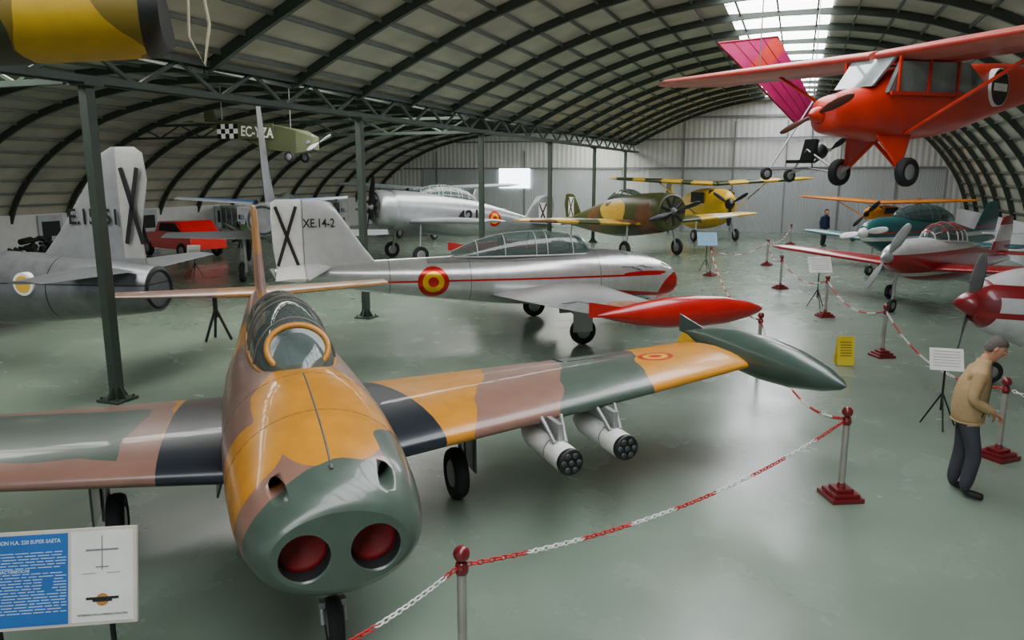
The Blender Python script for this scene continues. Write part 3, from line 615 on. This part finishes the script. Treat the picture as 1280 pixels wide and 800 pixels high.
# ---------------- stanchions + chains ----------------
MAR=mat('maroon_paint',(108,14,24),.3,0,.06,coat=.4); POLE=mat('pole_steel',(176,172,165),.35,.6)
def stan(p):
    m=M(); 
    for i,(w,z0,z1) in enumerate(((.36,0,.05),(.29,.05,.09),(.19,.09,.13))): m.box((0,0,(z0+z1)/2),(w,w,z1-z0),0)
    m.rev((0,0,.12),(0,0,1),[(0,.05),(.03,.045),(.06,.038)],18,0); m.rev((0,0,.15),(0,0,1),[(0,.034),(.70,.034)],18,1)
    m.rev((0,0,.84),(0,0,1),[(0,.038),(.02,.048),(.05,.048),(.06,.042),(.08,.042),(.09,.03)],18,0); m.sphere((0,0,.985),.058,0,12)
    m.obj('stanchion',[MAR,POLE],None,(p[0],p[1],0),(0,0,random.random()),bevel=.004)
S={'A':(-.34,4.73),'B':(3.61,7.84),'C':(6.09,9.04),'D':(7.2,14.4),'E':(7.79,18.6),'F':(8.3,23.3),'G':(9.9,29.4),'H':(4.5,13.5),'I':(6.9,26.3),'J':(13.9,38.0),'K':(-2.1,3.2),'N':(8.2,6.6)}
for k,p in S.items(): stan(p)
CR=mat('chain_red_plastic',(190,22,26),.35); CWh=mat('chain_white_plastic',(230,228,225),.35)
def chain(a,b,sag=.3):
    m=M(); a=Vector((*S[a],.89)); b=Vector((*S[b],.89)); dd=(b-a).normalized()*.06; a=a+dd; b=b-dd; N=200; P=[]
    for i in range(N+1):
        t=i/N; p=a.lerp(b,t); p.z-=4*sag*t*(1-t); P.append(p)
    step=.05; cnt=0; far=(a.y>17); nx=0; d=0
    for i in range(N):
        seg=(P[i+1]-P[i]); 
        while d+seg.length>=nx:
            f=(nx-d)/seg.length; c=P[i]+seg*f; t=seg.normalized(); up=Vector((0,0,1)); s_=t.cross(up).normalized(); u2=s_.cross(t)
            side=s_ if cnt%2 else u2
            n=8; mi=(cnt//11)%2; rings=[]
            for k in range(n):
                A_=2*math.pi*k/n; cen=c+t*.033*math.cos(A_)+side*.017*math.sin(A_); rad=(t*.033*math.cos(A_)+side*.017*math.sin(A_)).normalized(); oo=t.cross(side)
                q=5 if not far else 3
                rings.append([cen+rad*.006*math.cos(2*math.pi*j/q)+oo*.006*math.sin(2*math.pi*j/q) for j in range(q)])
            rings.append(rings[0]); m.loft(rings,mi,True,False,False)
            cnt+=1; nx+=step
        d+=seg.length
    m.obj('barrier_chain',[CR,CWh],recalc=False)
for a,b,sg in(('K','A',.2),('A','B',.22),('B','H',.45),('N','C',.2),('C','D',.35),('D','E',.3),('E','F',.3),('F','G',.3),('I','G',.3),('H','I',.5),('G','J',.3)): chain(a,b,sg)

# ---------------- signs ----------------
BLU=mat('board_blue',(28,96,168),.4); TXT=mat('board_text_pale',(180,208,232),.5)
SB=empty('information_board',(-3.02,4.52,0),math.radians(8)); tilt=math.radians(-14)
R=Euler((tilt,0,0)).to_matrix()
def bp(x,y,z): return Vector((0,0,.92))+R@Vector((x,y,z))
m=M(); m.box(bp(0,0,0),(1.12,.03,.62),0,R); m.box(bp(-.2,-.017,0),(.68,.006,.58),1,R); m.box(bp(.35,-.017,0),(.38,.006,.58),2,R)
m.obj('board_panel',[mat('board_frame_cream',(200,195,180),.5),BLU,WHITE],SB)
m=M()
for i in range(21):
    z=.175-i*.019
    if i in(6,):continue
    x=-.52
    while x<.1:
        w=random.uniform(.03,.09); w=min(w,.13-x)
        if i>7 and i<14 and -.02<x<.03: x+=.06; continue
        m.box(bp(x+w/2,-.021,z),(w,.002,.005),0,R); x+=w+.012
m.obj('small_print',TXT,SB)
m=M()
m.box(bp(.35,-.021,.15),(.006,.002,.22),0,R); m.box(bp(.35,-.021,.17),(.2,.002,.012),0,R); m.box(bp(.35,-.021,.06),(.08,.002,.008),0,R)
m.box(bp(.27,-.021,.02),(.08,.002,.004),0,R); m.box(bp(.42,-.021,.02),(.08,.002,.004),0,R)
m.rev(bp(.35,-.019,-.15),R@Vector((0,-1,0)),[(0,.04),(.004,.04)],20,1); m.box(bp(.35,-.022,-.14),(.2,.003,.016),2,R); m.box(bp(.35,-.023,-.155),(.12,.003,.014),2,R)
m.obj('board_drawing',[GREY,mat('emblem_ochre',(170,120,60),.5),BLACK],SB)
rt=(math.pi/2+tilt,0,0)
text(SB,'board_title','HISPANO AVIACION H.A. 220 SUPER SAETA',.034,bp(-.2,-.022,.245),rt,TXT,.001,sx=.9,bold=.0006)
text(SB,'board_heading','CARACTERISTICAS',.026,bp(-.2,-.022,.062),rt,TXT,.001,bold=.0006)
text(SB,'board_footer','VETERANOS DE LA HISPANO AVIACION',.019,bp(.35,-.022,-.245),rt,BLACK,.001,sx=.9)
m=M(); m.tube((-.35,.05,0.0),(-.35,.06,.9),.018); m.tube((.35,.05,0),(.35,.06,.9),.018); m.box((-.35,.05,.01),(.06,.4,.02)); m.box((.35,.05,.01),(.06,.4,.02)); m.obj('board_stand',BLACK,SB)
def placard(x,y,rz,w=.5,h=.4,z=1.05,c=WHITE):
    E=empty('placard_stand',(x,y,0),rz); R=Euler((-.5,0,0)).to_matrix(); m=M(); m.box((0,0,z),(w,.02,h),0,R)
    for i in range(6): m.box(Vector((0,0,z))+R@Vector((0,-.012,h*.35-i*h*.13)),(w*.8,.004,h*.02),2,R)
    m.tube((0,.02,z),(0,.02,.25),.015,m=1)
    for k in range(3):
        a=k*2.1+.5; m.tube((0,.02,.5),(.25*math.cos(a),.02+.25*math.sin(a),0.01),.012,m=1)
    m.obj('placard',[c,BLACK,GREY],E)
placard(8.1,19.9,0,.6,.45,1.15); placard(7.0,27.3,0,.7,.5,1.2,mat('placard_blue',(120,170,200),.5)); placard(6.0,10.2,-.3,.42,.32,.98); placard(-10.9,26,.2,.42,.32,.95)
YS_=empty('floor_warning_sign',(6.2,13.8,0),-.1)
m=M(); R1=Euler((-.22,0,0)).to_matrix(); R2=Euler((.22,0,0)).to_matrix(); m.box((0,-.06,.27),(.3,.015,.54),0,R1); m.box((0,.06,.27),(.3,.015,.54),0,R2)
for i in range(6): m.box(Vector((0,-.06,.27))+R1@Vector((0,-.01,.16-i*.05)),(.2,.004,.012),1,R1)
m.obj('sign_panels',[mat('sign_yellow',(225,200,50),.4),BLACK],YS_)
CK=empty('wheel_chock',(3.9,15.7,0),.4); m=M()
for dx in(-.22,.22): m.prism([(dx-.14,-.2,0),(dx+.14,-.2,0),(dx,-.2,.2)],(0,.4,0))
m.box((0,0,.03),(.5,.04,.03)); m.obj('chock_pair',mat('chock_yellow',(215,165,30),.5),CK,bevel=.01)

# ---------------- red car, engine pile, display cases ----------------
CE=empty('red_car',(-14.3,33.0,0),math.radians(-35)); CE.scale=(1.12,1.12,1.12)
m=M(); prof=[(-1.75,.35),(-1.8,.75),(-1.55,.9),(-.6,.95),(-.3,1.35),(.9,1.38),(1.35,.98),(1.75,.9),(1.8,.35)]
rings=[]
for y,k in((-.75,.93),(-.7,1),(.7,1),(.75,.93)): rings.append([(x*(1 if k==1 else .98),y,z*(1 if k==1 else .97)) for x,z in prof])
m.loft(rings,0,False); 
m.prism([(-.28,-.77,1.0),(-.12,-.77,1.3),(.82,-.77,1.32),(1.15,-.77,1.0)],(0,1.54,0),1); m.prism([(-.6,-.6,.97),(-.32,-.6,1.32),(-.36,-.6,1.34),(-.66,-.6,.99)],(0,1.2,0),1)
for x in(-1.15,1.15):
    for y in(-.72,.72): m.wheel((x,y,.3),.3,.18,2,3)
for y in(-.5,.5): m.rev((-1.82,y,.68),(-1,0,0),[(0,.11),(.04,.09),(.05,.01)],14,4)
m.box((-1.84,0,.42),(.08,1.45,.1),3); m.box((-1.82,0,.65),(.03,.5,.14),1)
m.obj('car_body',[mat('car_red',(225,22,18),.3,0,.05,coat=.5),DARK,RUB,HUB,WHITE],CE)
EP=empty('engine_pile',(-16.6,26.6,0)); m=M()
for i in range(60):
    a=random.random()*6.28; r_=random.random()**.6*.8; z=random.random()*(1.7-r_)
    c=Vector((r_*math.cos(a)*1.1,r_*math.sin(a),max(.3,z))); d=Vector((random.uniform(-1,1),random.uniform(-1,1),random.uniform(-.2,.6))).normalized()*.3
    m.tube(c-d*.4, c+d,random.uniform(.05,.12),n=8,m=i%2)
m.box((0,0,.15),(1.6,1.3,.3),0)
m.obj('engine_parts',[DARK,mat('old_steel',(60,60,62),.5,.5)],EP)
for i,(x,y) in enumerate(((-14.2,39.2),(-12.2,43.2),(-10.8,46.5))):
    E=empty('display_case',(x,y,0),math.radians(-50+2*i)); m=M(); m.box((0,0,.35),(2.4,.6,.7),0); m.box((0,0,1.85),(2.4,.6,.08),0)
    for dx in(-1.18,-.4,.4,1.18):
        for dy in(-.28,.28): m.box((dx,dy,1.25),(.04,.04,1.15),0)
    m.box((0,0,1.25),(2.3,.5,.02),2)
    for k in range(7): m.box((-1+k*.33,0,.82),(.14,.2,.22),1+k%2); m.box((-1+k*.33,0,1.36),(.12,.2,.2),1+(k+1)%2)
    m.obj('case_frame',[WHW,mat('exhibit_brown',(110,80,60),.6),mat('exhibit_blue',(100,130,160),.5)],E)
    m=M(); m.box((0,-.27,1.25),(2.3,.01,1.1)); m.obj('case_glass',GLASS,E)
ME=empty('propeller_engine_on_stand',(-10.6,30.4,0),math.radians(-60))
m=M(); m.rev((0,0,1.1),(1,0,0),[(-.3,.2),(-.2,.42),(.2,.42),(.3,.2)],18,0); prop(m,(.4,0,1.1),1.0,3,.5,1,.1)
for k in range(9): a=k*.698; m.tube((0,.3*math.cos(a),1.1+.3*math.sin(a)),(0,.6*math.cos(a),1.1+.6*math.sin(a)),.09,m=1)
for x in(-.3,.3):
    for y in(-.4,.4): m.tube((x*.5,y*.6,.8),(x,y,.02),.03,m=2)
m.obj('engine_body',[mat('engine_green',(70,100,60),.5),BLACK,GREY],ME)
m=M(); 
for k in range(3): a=k*2.09; m.tube((0,0,.7),(.3*math.cos(a),.3*math.sin(a),.015),.03)
m.tube((0,0,.5),(0,0,1.0),.05); m.box((0,0,1.02),(.16,.16,.05)); m.obj('tail_jack_stand',BLACK,None,(-6.3,15.9,0))

# ---------------- people ----------------
def skin_eval(V,Ed,Rd,root=0,sub=2):
    me=bpy.data.meshes.new('sk'); me.from_pydata([tuple(v) for v in V],Ed,[]); o=bpy.data.objects.new('sk',me); COL.objects.link(o)
    md=o.modifiers.new('s','SKIN'); md.use_smooth_shade=True
    for i,d in enumerate(me.skin_vertices[0].data):
        rr=Rd[i]; d.radius=rr if isinstance(rr,tuple) else (rr,rr); d.use_root=(i==root)
    sb=o.modifiers.new('u','SUBSURF'); sb.levels=sub; sb.render_levels=sub
    dg=bpy.context.evaluated_depsgraph_get(); dg.update(); out=bpy.data.meshes.new_from_object(o.evaluated_get(dg)); bpy.data.objects.remove(o); return out
def segd(p,a,b):
    ab=b-a; t=max(0,min(1,(p-a).dot(ab)/ab.length_squared)); return (p-a-ab*t).length
def person(name,loc,rz,jac,tro,hair,skin,shoe,armpose='front',scale=1.0,headtilt=.5):
    E=empty(name,(loc[0],loc[1],0),rz); E.scale=(scale,)*3
    V=[Vector(p) for p in[(0,-.02,.93),(0,-.02,1.08),(0,.01,1.26),(0,.04,1.39),(0,.07,1.48),(0,.10,1.58)]]
    Rd=[(.15,.12),(.165,.13),(.185,.135),(.14,.09),(.06,.06),(.055,.055)]
    Ed=[(0,1),(1,2),(2,3),(3,4),(4,5)]; bm_=[0,0,0,0,2]
    for sx in(-1,1):
        o=len(V)
        if armpose=='front':
            arm=[(sx*.185,.03,1.375),(sx*.235,-.03,1.12),(sx*.20,.15,.96),(sx*.18,.185,.945)] if sx<0 else [(sx*.185,.03,1.375),(sx*.235,-.03,1.12),(sx*.17,.17,1.0),(sx*.15,.20,.99)]
        else: arm=[(sx*.185,.03,1.375),(sx*.24,.0,1.12),(sx*.235,.06,.88),(sx*.235,.07,.845)]
        V+= [Vector(a) for a in arm]; Rd+=[(.075,.075),(.062,.062),(.048,.048),(.028,.028)]; Ed+=[(3,o),(o,o+1),(o+1,o+2),(o+2,o+3)]; bm_+=[0,0,0,2]
    for sx in(-1,1):
        o=len(V); st=.05*sx
        V+=[Vector(a) for a in[(sx*.09,-.02,.84),(sx*.10,.02+st,.49),(sx*.105,-.03+st,.15),(sx*.105,-.03+st,.07),(sx*.115,.06+st,.05),(sx*.125,.15+st,.04)]]
        Rd+=[(.105,.115),(.082,.088),(.072,.077),(.045,.045),(.045,.04),(.04,.03)]; Ed+=[(0,o),(o,o+1),(o+1,o+2),(o+2,o+3),(o+3,o+4),(o+4,o+5)]; bm_+=[1,1,1,3,3,3]
    me=skin_eval(V,Ed,Rd,0)
    for mt in(jac,tro,skin,shoe): me.materials.append(mt)
    for p in me.polygons:
        c=p.center; best=min(range(len(Ed)),key=lambda i:segd(c,V[Ed[i][0]],V[Ed[i][1]])-max(Rd[Ed[i][0]][0],Rd[Ed[i][1]][0])*.8)
        k=bm_[best]
        if k in(0,1) and abs(c.x)<.19 and c.y<.16: k=0 if c.z>.84 else 1
        if c.z<.10: k=3
        elif k==3: k=1
        p.material_index=k; p.use_smooth=True
    o=bpy.data.objects.new('body',me); COL.objects.link(o); o.parent=E
    m=M(); rings=[]
    for z,a,b,yo in((.83,.165,.14,-.02),(.85,.185,.155,-.02),(.90,.19,.16,-.02),(1.0,.20,.165,-.02),(1.15,.205,.16,-.01),(1.28,.20,.15,.01),(1.37,.17,.12,.03),(1.43,.12,.095,.05),(1.47,.085,.08,.065),(1.52,.078,.075,.075),(1.52,.066,.063,.075),(1.48,.06,.06,.07)):
        rings.append([(a*math.cos(t*math.pi/16),yo+b*math.sin(t*math.pi/16)+.004*math.sin(t*3.1+z*40)*(1 if z<1.4 else 0),z) for t in range(32)])
    m.loft(rings,0)
    m.path([(.178*math.cos(t*.2618),-.02+.152*math.sin(t*.2618),.845) for t in range(25)],.012,8,0)
    m.path([(0,.122,.84),(0,.142,.95),(0,.152,1.1),(0,.163,1.26),(0,.148,1.37),(0,.145,1.47)],.006,6,1)
    for sx in(-1,1): m.path([(sx*.10,.115,1.0),(sx*.15,.09,.92)],.006,6,1)
    m.obj('jacket',[jac,DARK],E)
    hd=empty('head',(0,.10,1.555)); hd.parent=E; hd.rotation_euler=(-headtilt,0,0)
    m=M(); rings=[]
    for z,a,b,yo in((-.03,.048,.05,-.005),(-.005,.05,.062,.018),(.015,.056,.072,.018),(.045,.064,.083,.014),(.09,.071,.092,.008),(.13,.075,.096,.002),(.17,.070,.090,-.004),(.20,.052,.070,-.008),(.222,.02,.03,-.01)):
        rings.append([(a*math.cos(t*math.pi/12),yo+b*math.sin(t*math.pi/12),z) for t in range(24)])
    m.loft(rings,0); m.path([(0,.096,.135),(0,.110,.115),(0,.122,.095),(0,.103,.085)],[.007,.011,.015,.008],8,0)
    m.sphere((0,.078,.008),(.025,.02,.018),0,8)
    for sx in(-1,1):
        m.sphere((sx*.076,-.005,.105),(.011,.02,.032),0,8); m.sphere((sx*.03,.085,.122),(.014,.010,.009),2,8); m.sphere((sx*.03,.0935,.122),(.006,.004,.006),3,6)
        m.path([(sx*.015,.099,.143),(sx*.03,.098,.148),(sx*.048,.088,.143)],.004,5,1)
    m.path([(-.024,.092,.05),(0,.1,.052),(.024,.092,.05)],.005,6,4)
    rings=[]
    for z,a,b,yo in((.045,.066,.05,-.045),(.07,.076,.06,-.045),(.1,.080,.066,-.036),(.14,.082,.080,-.024),(.17,.080,.092,-.014),(.20,.066,.085,-.008),(.225,.04,.055,-.008),(.237,.012,.02,-.01)):
        rings.append([(a*math.cos(t*math.pi/12)*(1+.02*math.sin(t*5+z*90)),yo+b*math.sin(t*math.pi/12)*(1+.02*math.cos(t*4+z*70)),z) for t in range(24)])
    m.loft(rings,1); m.obj('head_mesh',[skin,hair,WHITE,DARK,mat('lips',(150,85,75),.5)],hd)
    for sx in(-1,1):
        b3=5+ (4 if sx<0 else 8); w0=V[b3]; el=V[b3-2]; wr=V[b3-1]
        d=(wr-el).normalized()
        if armpose=='front': d=(d+Vector((-sx*.35,.1,-.35))).normalized(); palm=Vector((0,-.2,-1)); palm=(palm-d*palm.dot(d)).normalized()
        else: palm=Vector((-sx,0,0)); palm=(palm-d*palm.dot(d)).normalized()
        acr=d.cross(palm).normalized()
        if acr.dot(Vector((-sx,.3,0)) if armpose=='front' else Vector((0,1,0)))>0: acr=-acr
        HV=[w0-d*.01,w0+d*.035,w0+d*.075]; HR_=[(.024,.022),(.032,.018),(.034,.016)]; HE=[(0,1),(1,2)]
        for i,(off,ln) in enumerate(((-.028,.07),(-.010,.08),(.010,.075),(.027,.058))):
            b0=len(HV); r0=w0+d*.08+acr*off
            HV+=[r0,r0+d*ln*.42+palm*ln*.1,r0+d*ln*.7+palm*ln*.38,r0+d*ln*.8+palm*ln*.68]; HR_+=[(.0095,)*2,(.009,)*2,(.008,)*2,(.007,)*2]; HE+=[(2,b0),(b0,b0+1),(b0+1,b0+2),(b0+2,b0+3)]
        b0=len(HV); td=-acr
        HV+=[w0+d*.03+td*.035+palm*.01,w0+d*.06+td*.05+palm*.025,w0+d*.085+td*.045+palm*.04]; HR_+=[(.012,)*2,(.0105,)*2,(.009,)*2]; HE+=[(1,b0),(b0,b0+1),(b0+1,b0+2)]
        hm=skin_eval(HV,HE,HR_,0,1); hm.materials.append(skin)
        for p in hm.polygons: p.use_smooth=True
        oo=bpy.data.objects.new('hand',hm); COL.objects.link(oo); oo.parent=E
    return E
SK=mat('skin',(190,132,104),.5,0,.05)
MAN=person('man',(5.0,7.95),math.radians(-115),mat('jacket_beige',(168,140,100),.85,0,.08,20),mat('trousers_grey',(56,56,64),.85),mat('hair_grey',(86,80,74),.8,0,.3,40),SK,mat('shoe_black',(24,22,22),.4),'front',1.02,.6)
MAN2=person('man',(15.2,37.2),math.radians(200),mat('jacket_dark_blue',(24,34,66),.85),mat('jeans_dark',(34,38,52),.85),mat('hair_dark',(40,32,28),.8),SK,mat('shoe_brown',(50,40,32),.5),'down',1.02,.1)

# ---------------- light ----------------
w=bpy.data.worlds.new('World'); scene.world=w; w.use_nodes=True; bg=w.node_tree.nodes['Background']; bg.inputs[0].default_value=(.86,.92,1,1); bg.inputs[1].default_value=.7
# ---------------- camera ----------------
cam=bpy.data.cameras.new('cam'); cam.sensor_width=36; cam.lens=950/1280*36; cam.clip_end=300
co=bpy.data.objects.new('camera',cam); COL.objects.link(co); co.location=(0,0,3.5); co.rotation_euler=(math.radians(90-10.9),0,0); scene.camera=co
